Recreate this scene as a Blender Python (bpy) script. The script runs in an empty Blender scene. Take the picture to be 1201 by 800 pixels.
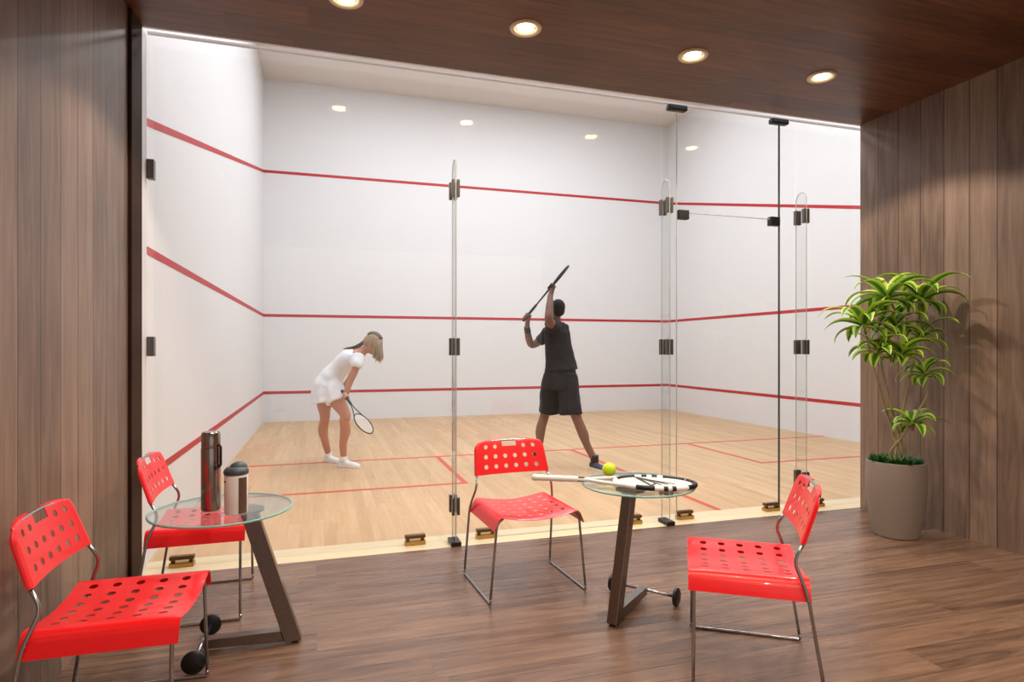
import bpy, bmesh, math, random
from mathutils import Vector, Matrix
random.seed(7)
S = bpy.context.scene
COL = S.collection
PI = math.pi
R = math.radians

# ------------------------------------------------------------------ camera maths
F, TH, VH, H = 713.04, 0.2994, 409.44, 1.35
CT, ST = math.cos(TH), math.sin(TH)
RIGHT = Vector((CT, -ST, 0)); FWD = Vector((ST, CT, 0)); UP = Vector((0, 0, 1))
def W(u, v, D):
    """world point seen at pixel u, v at depth D (measured once from the photograph)"""
    return Vector((0, 0, H)) + RIGHT*((u-600.5)/F*D) + FWD*D + UP*(-(v-VH)/F*D)

# ------------------------------------------------------------------ materials
def srgb(c):
    if isinstance(c, (tuple, list)) and max(c) > 1.0:
        c = [x/255 for x in c]
    return tuple(((x/12.92) if x <= .04045 else ((x+.055)/1.055)**2.4) for x in c[:3]) + (1,)
def newmat(name):
    m = bpy.data.materials.new(name); m.use_nodes = True
    nt = m.node_tree; b = nt.nodes['Principled BSDF']
    return m, nt, b
def mat(name, col, rough=.5, metal=0, spec=.5, noise=0, nscale=30, bump=0, coat=0):
    m, nt, b = newmat(name)
    b.inputs['Roughness'].default_value = rough
    b.inputs['Metallic'].default_value = metal
    b.inputs['Specular IOR Level'].default_value = spec
    b.inputs['Coat Weight'].default_value = coat
    c = srgb(col)
    tc = nt.nodes.new('ShaderNodeTexCoord')
    n = nt.nodes.new('ShaderNodeTexNoise'); n.inputs['Scale'].default_value = nscale; n.inputs['Detail'].default_value = 3
    nt.links.new(tc.outputs['Object'], n.inputs['Vector'])
    mx = nt.nodes.new('ShaderNodeMix'); mx.data_type = 'RGBA'
    k = 1-noise
    mx.inputs['A'].default_value = (c[0]*k, c[1]*k, c[2]*k, 1)
    mx.inputs['B'].default_value = (min(1, c[0]*(1+noise)), min(1, c[1]*(1+noise)), min(1, c[2]*(1+noise)), 1)
    nt.links.new(n.outputs['Fac'], mx.inputs['Factor'])
    nt.links.new(mx.outputs['Result'], b.inputs['Base Color'])
    if bump:
        bp = nt.nodes.new('ShaderNodeBump'); bp.inputs['Strength'].default_value = bump; bp.inputs['Distance'].default_value = .002
        nt.links.new(n.outputs['Fac'], bp.inputs['Height']); nt.links.new(bp.outputs['Normal'], b.inputs['Normal'])
    return m
def glass(name, tint=(1, 1, 1), ior=1.5, rough=0.0):
    """clear architectural glass: fresnel mix of a straight-through pass and a mirror"""
    m = bpy.data.materials.new(name); m.use_nodes = True
    nt = m.node_tree; nt.nodes.clear()
    o = nt.nodes.new('ShaderNodeOutputMaterial'); mx = nt.nodes.new('ShaderNodeMixShader')
    lw = nt.nodes.new('ShaderNodeLayerWeight'); lw.inputs['Blend'].default_value = .5
    pw = nt.nodes.new('ShaderNodeMath'); pw.operation = 'POWER'; pw.inputs[1].default_value = 5; nt.links.new(lw.outputs['Facing'], pw.inputs[0])
    r0 = ((ior-1)/(ior+1))**2
    fr = nt.nodes.new('ShaderNodeMath'); fr.operation = 'MULTIPLY_ADD'; fr.inputs[1].default_value = 1-r0; fr.inputs[2].default_value = r0
    nt.links.new(pw.outputs[0], fr.inputs[0])
    t = nt.nodes.new('ShaderNodeBsdfTransparent'); t.inputs['Color'].default_value = (*tint, 1)
    g = nt.nodes.new('ShaderNodeBsdfGlossy'); g.inputs['Roughness'].default_value = rough
    nt.links.new(fr.outputs[0], mx.inputs[0]); nt.links.new(t.outputs[0], mx.inputs[1]); nt.links.new(g.outputs[0], mx.inputs[2])
    nt.links.new(mx.outputs[0], o.inputs[0])
    return m
def wood(name, dark, light, grain, across, width, rough=.4, spec=.5, seam=.35, gscale=1.0, length=2.4, coat=0.0, seamw=.004, swirl=1.2, var=.5, stagger=True, fine=.45):
    """planks: grain = axis index along the grain, across = axis index across planks"""
    m, nt, b = newmat(name)
    N = nt.nodes.new; L = nt.links.new
    tc = N('ShaderNodeTexCoord'); sp = N('ShaderNodeSeparateXYZ'); L(tc.outputs['Object'], sp.inputs[0])
    def math_(op, a, b_=None, c_=None):
        n = N('ShaderNodeMath'); n.operation = op
        for i, x in enumerate((a, b_, c_)):
            if x is None: continue
            if isinstance(x, (int, float)): n.inputs[i].default_value = x
            else: L(x, n.inputs[i])
        return n.outputs[0]
    g, a = sp.outputs[grain], sp.outputs[across]
    q = math_('DIVIDE', a, width); idx = math_('FLOOR', q); fr = math_('FRACT', q)
    wn = N('ShaderNodeTexWhiteNoise'); wn.noise_dimensions = '1D'; L(idx, wn.inputs['W'])
    rnd = wn.outputs['Value']
    along = math_('ADD', math_('DIVIDE', g, length), math_('MULTIPLY', rnd, 7.3))
    idy = math_('FLOOR', along); fy = math_('FRACT', along)
    wn2 = N('ShaderNodeTexWhiteNoise'); wn2.noise_dimensions = '2D'
    cb0 = N('ShaderNodeCombineXYZ'); L(idx, cb0.inputs[0]); L(idy if stagger else idx, cb0.inputs[1]); L(cb0.outputs[0], wn2.inputs['Vector'])
    tone = wn2.outputs['Value']
    cb = N('ShaderNodeCombineXYZ')
    L(math_('MULTIPLY', g, 1.1*gscale), cb.inputs[0]); L(math_('MULTIPLY', a, 13*gscale), cb.inputs[1]); L(math_('MULTIPLY', tone, 40), cb.inputs[2])
    n1 = N('ShaderNodeTexNoise'); n1.inputs['Scale'].default_value = 1.6; n1.inputs['Detail'].default_value = 8; n1.inputs['Roughness'].default_value = .62; n1.inputs['Distortion'].default_value = swirl
    L(cb.outputs[0], n1.inputs['Vector'])
    cb2 = N('ShaderNodeCombineXYZ')
    L(math_('MULTIPLY', g, 3*gscale), cb2.inputs[0]); L(math_('MULTIPLY', a, 130*gscale), cb2.inputs[1]); L(math_('MULTIPLY', tone, 11), cb2.inputs[2])
    n2 = N('ShaderNodeTexNoise'); n2.inputs['Scale'].default_value = 1.0; n2.inputs['Detail'].default_value = 4
    L(cb2.outputs[0], n2.inputs['Vector'])
    v = math_('ADD', math_('MULTIPLY', n1.outputs['Fac'], 1.5), math_('MULTIPLY', n2.outputs['Fac'], fine))
    v = math_('ADD', v, math_('MULTIPLY', math_('SUBTRACT', tone, .5), var))
    v = math_('SUBTRACT', v, .255+fine/2)
    cr = N('ShaderNodeValToRGB'); cr.color_ramp.elements[0].position = .12; cr.color_ramp.elements[1].position = .9
    cr.color_ramp.elements[0].color = srgb(dark); cr.color_ramp.elements[1].color = srgb(light)
    L(v, cr.inputs[0])
    s1 = math_('LESS_THAN', math_('MINIMUM', fr, math_('SUBTRACT', 1, fr)), seamw/width)
    if stagger:
        s2 = math_('LESS_THAN', fy, .003/length); s1 = math_('MAXIMUM', s1, s2)
    mx = N('ShaderNodeMix'); mx.data_type = 'RGBA'; mx.blend_type = 'MULTIPLY'
    L(math_('MULTIPLY', s1, 1-seam), mx.inputs['Factor']); L(cr.outputs[0], mx.inputs['A']); mx.inputs['B'].default_value = (.12, .1, .09, 1)
    L(mx.outputs['Result'], b.inputs['Base Color'])
    bp = N('ShaderNodeBump'); bp.inputs['Strength'].default_value = .25; bp.inputs['Distance'].default_value = .002
    L(math_('SUBTRACT', math_('MULTIPLY', n2.outputs['Fac'], .35), s1), bp.inputs['Height']); L(bp.outputs[0], b.inputs['Normal'])
    L(math_('ADD', math_('MULTIPLY', n2.outputs['Fac'], .16), rough-.08), b.inputs['Roughness'])
    b.inputs['Specular IOR Level'].default_value = spec
    b.inputs['Coat Weight'].default_value = coat
    b.inputs['Coat Roughness'].default_value = .15
    return m
def emis(name, col, st):
    m, nt, b = newmat(name)
    b.inputs['Base Color'].default_value = srgb(col)
    b.inputs['Emission Color'].default_value = srgb(col); b.inputs['Emission Strength'].default_value = st
    return m

M = {}
M['floorwood'] = wood('walnut_floor', (76, 54, 43), (144, 112, 92), 0, 1, .19, rough=.29, spec=.6, seam=.6, length=2.6, gscale=.5, swirl=2.2, seamw=.0025, var=.2, fine=.22)
M['ceilwood'] = wood('walnut_ceiling', (60, 30, 18), (122, 78, 52), 0, 1, .21, rough=.38, spec=.45, seam=.4, length=3.2, swirl=1.0, seamw=.003, var=.3)
M['wallwood'] = wood('walnut_wall', (104, 84, 73), (150, 126, 111), 2, 1, .186, rough=.42, spec=.4, seam=.2, length=9, swirl=.6, seamw=.0035, var=.45, stagger=False)
M['trimwood'] = wood('walnut_trim', (44, 28, 20), (76, 52, 40), 2, 0, .2, rough=.7, spec=.1, length=9, seam=1, stagger=False)
M['court'] = wood('maple_court', (192, 156, 117), (214, 180, 140), 1, 0, .085, rough=.42, spec=.3, seam=.85, length=1.8, swirl=.4, seamw=.0012, var=.5)
M['sill'] = wood('pale_sill', (214, 196, 160), (232, 216, 184), 0, 1, .3, rough=.4, seam=1, swirl=.3, stagger=False)
M['plaster'] = mat('white_court_plaster', (226, 225, 226), .55, noise=.015, nscale=3, spec=.3)
M['court_ceiling'] = mat('court_ceiling_paint', (226, 218, 212), .8, noise=.02, nscale=2, spec=.1)
M['redline'] = mat('red_line_paint', (184, 34, 42), .5, noise=.08, nscale=12)
M['redfloor'] = mat('red_floor_tape', (206, 74, 56), .45, noise=.06, nscale=12)
M['redmetal'] = mat('red_lacquered_steel', (232, 12, 20), .32, noise=.03, nscale=20, spec=.5, coat=.25)
M['chrome'] = mat('dull_chrome', (172, 174, 178), .25, metal=1, noise=.06, nscale=40)
M['steel'] = mat('brushed_steel', (134, 124, 118), .33, metal=1, noise=.15, nscale=60)
M['black'] = mat('black_plastic', (18, 18, 19), .4, noise=.1)
M['darkmetal'] = mat('dark_grey_metal', (52, 49, 48), .35, metal=.6, noise=.1)
M['brass'] = mat('aged_brass', (186, 148, 84), .3, metal=1, noise=.15, nscale=50)
M['clamp'] = mat('grey_clamp_metal', (112, 106, 102), .35, metal=.85, noise=.08)
M['bronze'] = mat('dark_bronze', (112, 84, 50), .35, metal=.8, noise=.1)
M['glass'] = glass('clear_panel_glass', (.985, .99, .988))
M['finglass'] = glass('glass_fin', (.955, .965, .96))
M['edge'] = mat('polished_glass_edge', (176, 180, 176), .12, noise=.1, spec=.8)
M['darkedge'] = mat('dark_glass_edge', (62, 62, 62), .2, noise=.1)
M['tableglass'] = glass('table_glass', (.94, .985, .975))
M['aqua'] = mat('green_glass_edge', (136, 190, 182), .08, noise=.08, spec=.9)
M['pot'] = mat('grey_taupe_planter', (132, 118, 108), .75, noise=.07, nscale=60, bump=.3)
M['soil'] = mat('potting_soil', (40, 28, 20), .95, noise=.4, nscale=90, bump=.8)
M['cane'] = mat('pale_cane', (150, 138, 92), .7, noise=.25, nscale=70, bump=.5)
M['grass'] = mat('dark_green_tufts', (34, 92, 30), .5, noise=.4, nscale=40)
M['white'] = mat('white_plastic', (238, 238, 236), .35, noise=.02)
M['grip'] = mat('white_grip_tape', (240, 238, 232), .6, noise=.04, nscale=100)
M['string'] = mat('white_string', (240, 240, 238), .5, noise=.02)
M['ball'] = mat('yellow_green_felt', (204, 232, 30), .9, noise=.12, nscale=300, bump=.6)
M['flask'] = mat('dark_stainless_flask', (168, 154, 148), .2, metal=1, noise=.12, nscale=15)
M['lid'] = mat('slate_lid', (66, 76, 84), .45, noise=.08)
M['skin_w'] = mat('tanned_skin', (196, 138, 110), .55, noise=.06, nscale=12)
M['skin_m'] = mat('brown_skin', (128, 92, 80), .5, noise=.08, nscale=12)
M['cloth_w'] = mat('white_sports_cloth', (240, 242, 246), .85, noise=.03, nscale=25, bump=.4)
M['cloth_b'] = mat('charcoal_sports_cloth', (17, 19, 24), .8, noise=.2, nscale=14, bump=.5)
M['cloth_s'] = mat('black_shorts_cloth', (11, 12, 16), .8, noise=.2, nscale=14, bump=.5)
M['hair_w'] = mat('streaked_blonde_hair', (176, 152, 122), .5, noise=.5, nscale=45, bump=.8)
M['hair_d'] = mat('dark_blonde_roots', (96, 78, 62), .5, noise=.35, nscale=60, bump=.8)
M['hair_m'] = mat('short_black_hair', (14, 13, 14), .8, noise=.3, nscale=90, bump=.8)
M['shoe_w'] = mat('white_shoe', (236, 238, 236), .6, noise=.04)
M['shoe_b'] = mat('navy_shoe', (52, 60, 84), .6, noise=.15, nscale=60)
M['eye'] = mat('dark_iris', (30, 24, 22), .2, noise=.1)
M['lip'] = mat('lip', (160, 84, 76), .45, noise=.05)
M['bulb'] = emis('lamp_glow', (255, 236, 190), 14)
M['ring'] = mat('cream_lamp_ring', (226, 210, 186), .35, noise=.03)
# variegated leaf: lime margins with a darker centre, from the leaf's own width coordinate
def leafmat():
    m, nt, b = newmat('variegated_leaf'); N = nt.nodes.new; L = nt.links.new
    uv = N('ShaderNodeUVMap'); sp = N('ShaderNodeSeparateXYZ'); L(uv.outputs[0], sp.inputs[0])
    cr = N('ShaderNodeValToRGB'); e = cr.color_ramp.elements
    e[0].position = .0; e[0].color = srgb((204, 226, 92)); e[1].position = 1; e[1].color = srgb((204, 226, 92))
    for p, c in ((.22, (172, 204, 70)), (.34, (66, 124, 40)), (.46, (44, 98, 30)), (.5, (120, 165, 60)), (.54, (44, 98, 30)), (.66, (66, 124, 40)), (.78, (172, 204, 70))):
        x = e.new(p); x.color = srgb(c)
    L(sp.outputs[0], cr.inputs[0]); L(cr.outputs[0], b.inputs['Base Color'])
    b.inputs['Roughness'].default_value = .38
    b.inputs['Subsurface Weight'].default_value = 0
    tr = N('ShaderNodeBsdfTranslucent'); L(cr.outputs[0], tr.inputs[0])
    mx = N('ShaderNodeMixShader'); mx.inputs[0].default_value = .22
    out = [n for n in nt.nodes if n.type == 'OUTPUT_MATERIAL'][0]
    L(b.outputs[0], mx.inputs[1]); L(tr.outputs[0], mx.inputs[2]); L(mx.outputs[0], out.inputs[0])
    return m
M['leaf'] = leafmat()

# ------------------------------------------------------------------ mesh helpers
def obj(name, bm, m, parent=None, smooth=False, mats=None):
    me = bpy.data.meshes.new(name)
    if name not in ("foliage", "ground_cover"): bmesh.ops.recalc_face_normals(bm, faces=bm.faces[:])
    bm.to_mesh(me); bm.free()
    for x in (mats or [m]): me.materials.append(x)
    if smooth:
        for p in me.polygons: p.use_smooth = True
    o = bpy.data.objects.new(name, me); COL.objects.link(o)
    if parent: o.parent = parent
    return o
def smooth_by_angle(o, deg=40):
    me = o.data
    for p in me.polygons: p.use_smooth = True
    bm = bmesh.new(); bm.from_mesh(me)
    for e in bm.edges:
        if len(e.link_faces) == 2 and e.calc_face_angle(0) > R(deg): e.smooth = False
    bm.to_mesh(me); bm.free(); return o
def tag(o, label=None, cat=None, group=None, kind=None):
    if label: o['label'] = label
    if cat: o['category'] = cat
    if group: o['group'] = group
    if kind: o['kind'] = kind
    return o
def empty(name, loc=(0, 0, 0), rz=0):
    o = bpy.data.objects.new(name, None); COL.objects.link(o); o.location = loc; o.rotation_euler = (0, 0, rz)
    o.empty_display_size = .1
    return o
def box(bm, x0, x1, y0, y1, z0, z1, bev=0):
    vs = [bm.verts.new((x, y, z)) for x in (x0, x1) for y in (y0, y1) for z in (z0, z1)]
    fs = [bm.faces.new([vs[i] for i in q]) for q in ((0, 1, 3, 2), (4, 6, 7, 5), (0, 4, 5, 1), (2, 3, 7, 6), (0, 2, 6, 4), (1, 5, 7, 3))]
    if bev:
        es = list({e for f in fs for e in f.edges})
        bmesh.ops.bevel(bm, geom=es, offset=bev, segments=2, affect='EDGES', profile=.5)
    return bm
def bx(*a, bev=0): return box(bmesh.new(), *a, bev=bev)
def catmull(pts, n=6):
    P = [Vector(p) for p in pts]; out = []
    for i in range(len(P)-1):
        a = P[i-1] if i else P[0]*2-P[1]; b, c = P[i], P[i+1]; d = P[i+2] if i+2 < len(P) else P[-1]*2-P[-2]
        for k in range(n):
            t = k/n
            out.append(.5*((2*b)+(c-a)*t+(2*a-5*b+4*c-d)*t*t+(3*b-a-3*c+d)*t**3))
    out.append(P[-1]); return out
def round_path(pts, r=.03, n=5):
    P = [Vector(p) for p in pts]; out = [P[0]]
    for i in range(1, len(P)-1):
        a, b, c = P[i-1], P[i], P[i+1]
        d1 = (a-b); d2 = (c-b); rr = min(r, d1.length*.45, d2.length*.45)
        p, q = b+d1.normalized()*rr, b+d2.normalized()*rr
        for k in range(n+1):
            t = k/n; out.append(p*(1-t)**2+b*2*t*(1-t)+q*t*t)
    out.append(P[-1]); return out
def tube(bm, pts, r, seg=10, closed=False, cap=True, rf=None):
    P = [Vector(p) for p in pts]; n = len(P); rings = []
    T = []
    for i in range(n):
        a = P[(i-1) % n] if (closed or i) else P[0]; b = P[(i+1) % n] if (closed or i < n-1) else P[-1]
        T.append((b-a).normalized())
    ref = Vector((0, 0, 1)) if abs(T[0].z) < .9 else Vector((1, 0, 0))
    nrm = (ref - T[0]*ref.dot(T[0])).normalized()
    for i in range(n):
        nrm = (nrm - T[i]*nrm.dot(T[i]))
        nrm = nrm.normalized() if nrm.length > 1e-6 else T[i].orthogonal().normalized()
        bn = T[i].cross(nrm); rr = rf(i/(n-1)) if rf else r
        rings.append([bm.verts.new(P[i]+(nrm*math.cos(2*PI*k/seg)+bn*math.sin(2*PI*k/seg))*rr) for k in range(seg)])
    m = n if closed else n-1
    for i in range(m):
        A, B = rings[i], rings[(i+1) % n]
        for k in range(seg):
            bm.faces.new((A[k], A[(k+1) % seg], B[(k+1) % seg], B[k]))
    if cap and not closed:
        bm.faces.new(rings[0][::-1]); bm.faces.new(rings[-1])
    return bm
def lathe(bm, prof, seg=40, c=(0, 0, 0)):
    c = Vector(c); rings = []
    for r, z in prof:
        if r < 1e-5: rings.append([bm.verts.new(c+Vector((0, 0, z)))])
        else: rings.append([bm.verts.new(c+Vector((r*math.cos(2*PI*k/seg), r*math.sin(2*PI*k/seg), z))) for k in range(seg)])
    for A, B in zip(rings, rings[1:]):
        for k in range(seg):
            j = (k+1) % seg
            if len(A) == 1 and len(B) == 1: continue
            if len(A) == 1: bm.faces.new((A[0], B[j], B[k]))
            elif len(B) == 1: bm.faces.new((A[k], A[j], B[0]))
            else: bm.faces.new((A[k], A[j], B[j], B[k]))
    return bm
def loft(bm, pts, radii, side, seg=24, cap=True):
    """closed tapered solid along pts; radii (along side, across side)"""
    P = [Vector(p) for p in pts]; side = Vector(side).normalized(); n = len(P)
    rad = [(r, r) if isinstance(r, (int, float)) else r for r in radii]
    st = []
    if cap:
        t = (P[0]-P[1]).normalized(); r = min(rad[0])
        for a in (80, 55, 30): st.append((P[0]+t*r*math.sin(R(a)), tuple(x*math.cos(R(a)) for x in rad[0]), -t))
    for i in range(n):
        t = (P[min(i+1, n-1)]-P[max(i-1, 0)]).normalized(); st.append((P[i], rad[i], t))
    if cap:
        t = (P[-1]-P[-2]).normalized(); r = min(rad[-1])
        for a in (30, 55, 80): st.append((P[-1]+t*r*math.sin(R(a)), tuple(x*math.cos(R(a)) for x in rad[-1]), t))
    rings = []
    for p, rr, t in st:
        s = side-t*side.dot(t)
        s = s.normalized() if s.length > .05 else t.orthogonal().normalized()
        q = t.cross(s)
        rings.append([bm.verts.new(p+s*rr[0]*math.cos(2*PI*k/seg)+q*rr[1]*math.sin(2*PI*k/seg)) for k in range(seg)])
    for A, B in zip(rings, rings[1:]):
        for k in range(seg): bm.faces.new((A[k], A[(k+1) % seg], B[(k+1) % seg], B[k]))
    bm.faces.new(rings[0][::-1]); bm.faces.new(rings[-1])
    return bm
def limb(bm, pts, radii, side, n=6, **k):
    """loft through a smoothed centreline"""
    P = [Vector(p) for p in pts]; rad = [Vector((r, r)) if isinstance(r, (int, float)) else Vector(r) for r in radii]
    PP, RR = [], []
    for i in range(len(P)-1):
        for j in range(n):
            PP.append((i, j/n))
    C = catmull(P, n); Rr = []
    for i in range(len(P)-1):
        for j in range(n):
            t = j/n; t = t*t*(3-2*t); Rr.append(tuple(rad[i].lerp(rad[i+1], t)))
    Rr.append(tuple(rad[-1]))
    return loft(bm, C, Rr, side, **k)
def ell(bm, c, r, rot=None, seg=20):
    mtx = Matrix.Translation(Vector(c)) @ (rot.to_4x4() if rot else Matrix.Identity(4)) @ Matrix.Diagonal((*r, 1))
    bmesh.ops.create_uvsphere(bm, u_segments=seg, v_segments=seg//2+2, radius=1, matrix=mtx); return bm
def remesh(o, vox, sm=4, fac=.5):
    m = o.modifiers.new('remesh', 'REMESH'); m.mode = 'VOXEL'; m.voxel_size = vox; m.use_smooth_shade = True
    s = o.modifiers.new('smooth', 'SMOOTH'); s.factor = fac; s.iterations = sm
    dg = bpy.context.evaluated_depsgraph_get(); dg.update()
    me = bpy.data.meshes.new_from_object(o.evaluated_get(dg)); old = o.data
    mats = list(old.materials); o.modifiers.clear(); o.data = me
    me.materials.clear()
    for x in mats: me.materials.append(x)
    for p in me.polygons: p.use_smooth = True; p.material_index = 0
    return o
def dup(root, loc, rz, label, group=None):
    def rec(o, par):
        c = o.copy(); COL.objects.link(c); c.parent = par
        for ch in [x for x in bpy.data.objects if x.parent == o]: rec(ch, c)
        return c
    r = rec(root, None); r.location = loc; r.rotation_euler = (0, 0, rz); r['label'] = label
    return r

# ------------------------------------------------------------------ the setting
XL, XR, YF, YE, XW, XV, ZC, ZT = -1.07, 7.39, 12.07, 4.08, 4.37, -1.05, 3.26, 6.35
YG = 4.22      # glass plane
YB = -3.6      # unseen back of the lounge, left open to let world light in
def struct(name, bm, m, parent=None, **k):
    o = obj(name, bm, m, parent, **k)
    if not parent: o['kind'] = 'structure'
    return o
struct('floor', bx(XV-.2, XW+.2, YB, YE, -.1, 0), M['floorwood'])
struct('floor_court', bx(XL-.2, XR+.2, YE+.28, YF+.2, -.1, 0), M['court'])
struct('trim_1', bx(XL-.2, XR+.2, YE, YE+.28, -.1, 0.0), M['sill'])
struct('ceiling', bx(XV-.2, XW+.2, YB, YE, ZC, ZC+.12), M['ceilwood'])
struct('ceiling_court', bx(XL-.2, XR+.2, YE+.031, YF+.2, ZT, ZT+.1), M['court_ceiling'])
struct('trim_2', bx(XL-.2, XR+.2, YE+.001, YE+.03, ZC+.005, ZT+.1), M['plaster'])          # header above the glass
struct('wall_left', bx(XV-.2, XV, YB, YE, 0, ZC), M['wallwood'])
struct('trim_3', bx(XV, XV+.02, YE-.2, YE, 0, ZC), M['trimwood'])
struct('wall_right', bx(XW, XW+.2, YB, YE, 0, ZC), M['wallwood'])
struct('wall_court_left', bx(XL-.2, XL, YE, YF, 0, ZT), M['plaster'])
struct('trim_4', bx(XL, XL+.035, YE, YE+.12, 0, ZC), M['plaster'])
struct('wall_court_right', bx(XR, XR+.2, YE, YF, 0, ZT), M['plaster'])
struct('wall_court_front', bx(XL-.2, XR+.2, YF, YF+.2, 0, ZT), M['plaster'])
struct('wall_court_back', bx(XW+.21, XR+.2, YE+.001, YE+.1, 0, ZC), M['plaster'])

# red wall lines (flat painted strips on the plaster) and floor lines
def quad(bm, pts, th, n):
    n = Vector(n)*th; a = [bm.verts.new(Vector(p)) for p in pts]; b = [bm.verts.new(Vector(p)+n) for p in pts]
    bm.faces.new(a[::-1]); bm.faces.new(b)
    for i in range(4): bm.faces.new((a[i], a[(i+1) % 4], b[(i+1) % 4], b[i]))
LW = .052; e = .003
k = 5
YL = YE+.22
def zo(y): return 4.635-.2398*(YF-y)
for nm, z in (('service', 1.973), ('tin', .541)):
    bm = bmesh.new()
    quad(bm, [(XL, YF, z-LW/2), (XR, YF, z-LW/2), (XR, YF, z+LW/2), (XL, YF, z+LW/2)], e, (0, -1, 0))
    for X, s in ((XL, 1), (XR, -1)):
        quad(bm, [(X, YL, z-LW/2), (X, YF, z-LW/2), (X, YF, z+LW/2), (X, YL, z+LW/2)], e, (s, 0, 0))
    struct('trim_%d' % k, bm, M['redline']); k += 1
bm = bmesh.new(); z = 4.635
quad(bm, [(XL, YF, z-LW/2), (XR, YF, z-LW/2), (XR, YF, z+LW/2), (XL, YF, z+LW/2)], e, (0, -1, 0))
for X, s in ((XL, 1), (XR, -1)):
    quad(bm, [(X, YL, zo(YL)-LW/2), (X, YF, z-LW/2), (X, YF, z+LW/2), (X, YL, zo(YL)+LW/2)], e, (s, 0, 0))
struct('trim_7', bm, M['redline'])
k = 8
for (x0, x1, y0, y1) in ((XL, XR, 7.545, 7.595), (3.14, 3.19, YE+.28, 7.545), (1.33, 1.38, 5.97, 7.545), (XL, 1.33, 5.97, 6.02), (4.93, 4.98, 5.99, 7.545), (4.98, XR, 5.99, 6.04)):
    struct('trim_%d' % k, bx(x0, x1, y0, y1, 0, .0025), M['redfloor']); k += 1

# ---- glass wall
GT = .006
def panel(name, x0, x1, z0, z1, par=None, edge=None):
    o = struct(name, bx(x0+.003, x1-.003, YG-GT, YG+GT, z0, z1), M['glass'], par)
    return o
def edge_strip(par, x, z0, z1, w=.006, m='edge'):
    obj('edge_strip', bx(x-w/2, x+w/2, YG-GT-.001, YG+GT+.001, z0, z1), M[m], par)
ZG = ZC+.035
w1 = panel('window_1', XL+.035, .862, .0, ZG)
w2 = panel('window_2', .862, 2.53, .0, ZG)
w3 = panel('window_3', 2.53, 2.665, .0, ZG)
w4 = panel('window_4', 2.665, 3.65, 2.44, ZG)
w5 = panel('window_5', 3.655, 3.815, .0, ZG)
w6 = panel('window_6', 3.82, XR, .0, ZG)
d1 = panel('door_1', 2.672, 3.645, .012, 2.43)
edge_strip(w3, 2.667, 0, ZG-.02, .003); edge_strip(w5, 3.65, 0, ZG-.02, .009, 'darkedge')
obj('edge_strip', bx(2.68, 3.64, YG-GT-.001, YG+GT+.001, 2.433, 2.438), M['edge'], w4)
# top rail under the header
obj('head_rail', bx(XL+.035, XR, YG-.012, YG+.012, ZC+.022, ZC+.035), M['plaster'], w2)
# black patches
for x, p in ((2.67, w4), (3.648, w4)):
    obj('top_patch', bx(x-.085, x+.085, YG-.03, YG+.03, ZC-.025, ZC+.021, bev=.012), M['darkmetal'], p)
for x0, x1 in ((2.675, 2.77), (3.55, 3.645)):
    obj('pivot_patch', bx(x0, x1, YG-.025, YG+.025, 2.38, 2.455, bev=.006), M['black'], d1)
def brass(x, par, w=.14):
    obj('floor_clamp', bx(x-w/2, x+w/2, YG-.03, YG+.03, 0, .028, bev=.004), M['brass'], par)
    obj('clamp_cover', bx(x-w/2, x+w/2, YG-.02, YG+.02, .042, .066, bev=.004), M['bronze'], par)
    obj('clamp_pin', bx(x-w/2+.01, x-w/2+.03, YG-.012, YG+.012, .027, .043), M['bronze'], par)
    obj('clamp_pin', bx(x+w/2-.03, x+w/2-.01, YG-.012, YG+.012, .027, .043), M['bronze'], par)
for x, p in ((-.845, w1), (.60, w1), (1.105, w2), (2.28, w2), (2.74, d1), (3.57, d1), (4.035, w6)): brass(x, p)
# fins
def fin(x, par):
    y0, y1 = YG-.125, YG-GT-.002
    bm = bmesh.new(); z1 = 2.66
    prof = [(y0, .03), (y0, z1-.05)] + [(y0+.055-.055*math.cos(R(a)), z1-.055+.055*math.sin(R(a))) for a in range(0, 181, 20)] + [(y1, z1-.05), (y1, .03)]
    A = [bm.verts.new((x-.006, y, z)) for y, z in prof]; B = [bm.verts.new((x+.006, y, z)) for y, z in prof]
    bm.faces.new(A); bm.faces.new(B[::-1])
    for i in range(len(A)): bm.faces.new((A[i], B[i], B[(i+1) % len(A)], A[(i+1) % len(A)]))
    f = obj('glass_fin', bm, M['finglass'], par)
    bm = bmesh.new()
    tube(bm, [(x, y, z) for y, z in prof[:-1]]+[(x, y1, .03)], .0032, 6)
    obj('edge_strip', bm, M['edge'], f)
    obj('fin_shoe', bx(x-.035, x+.035, y0-.02, y1, 0, .03, bev=.004), M['darkmetal'], f)
    for z in (2.455, 1.366, .27):
        for yy in (y0+.012, y1-.012):
            for s in (-1, 1):
                obj('fin_clamp', bx(x+s*.018-.009, x+s*.018+.009, yy-.02, yy+.012, z-.06, z+.06, bev=.003), M['clamp'], f)
fin(.862, w1); fin(2.53, w2); fin(3.818, w5)
for z in (2.45, 1.366):
    obj('wall_clamp', bx(XL+.035, XL+.075, YG-.03, YG+.02, z-.06, z+.06, bev=.004), M['clamp'], w1)

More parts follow.
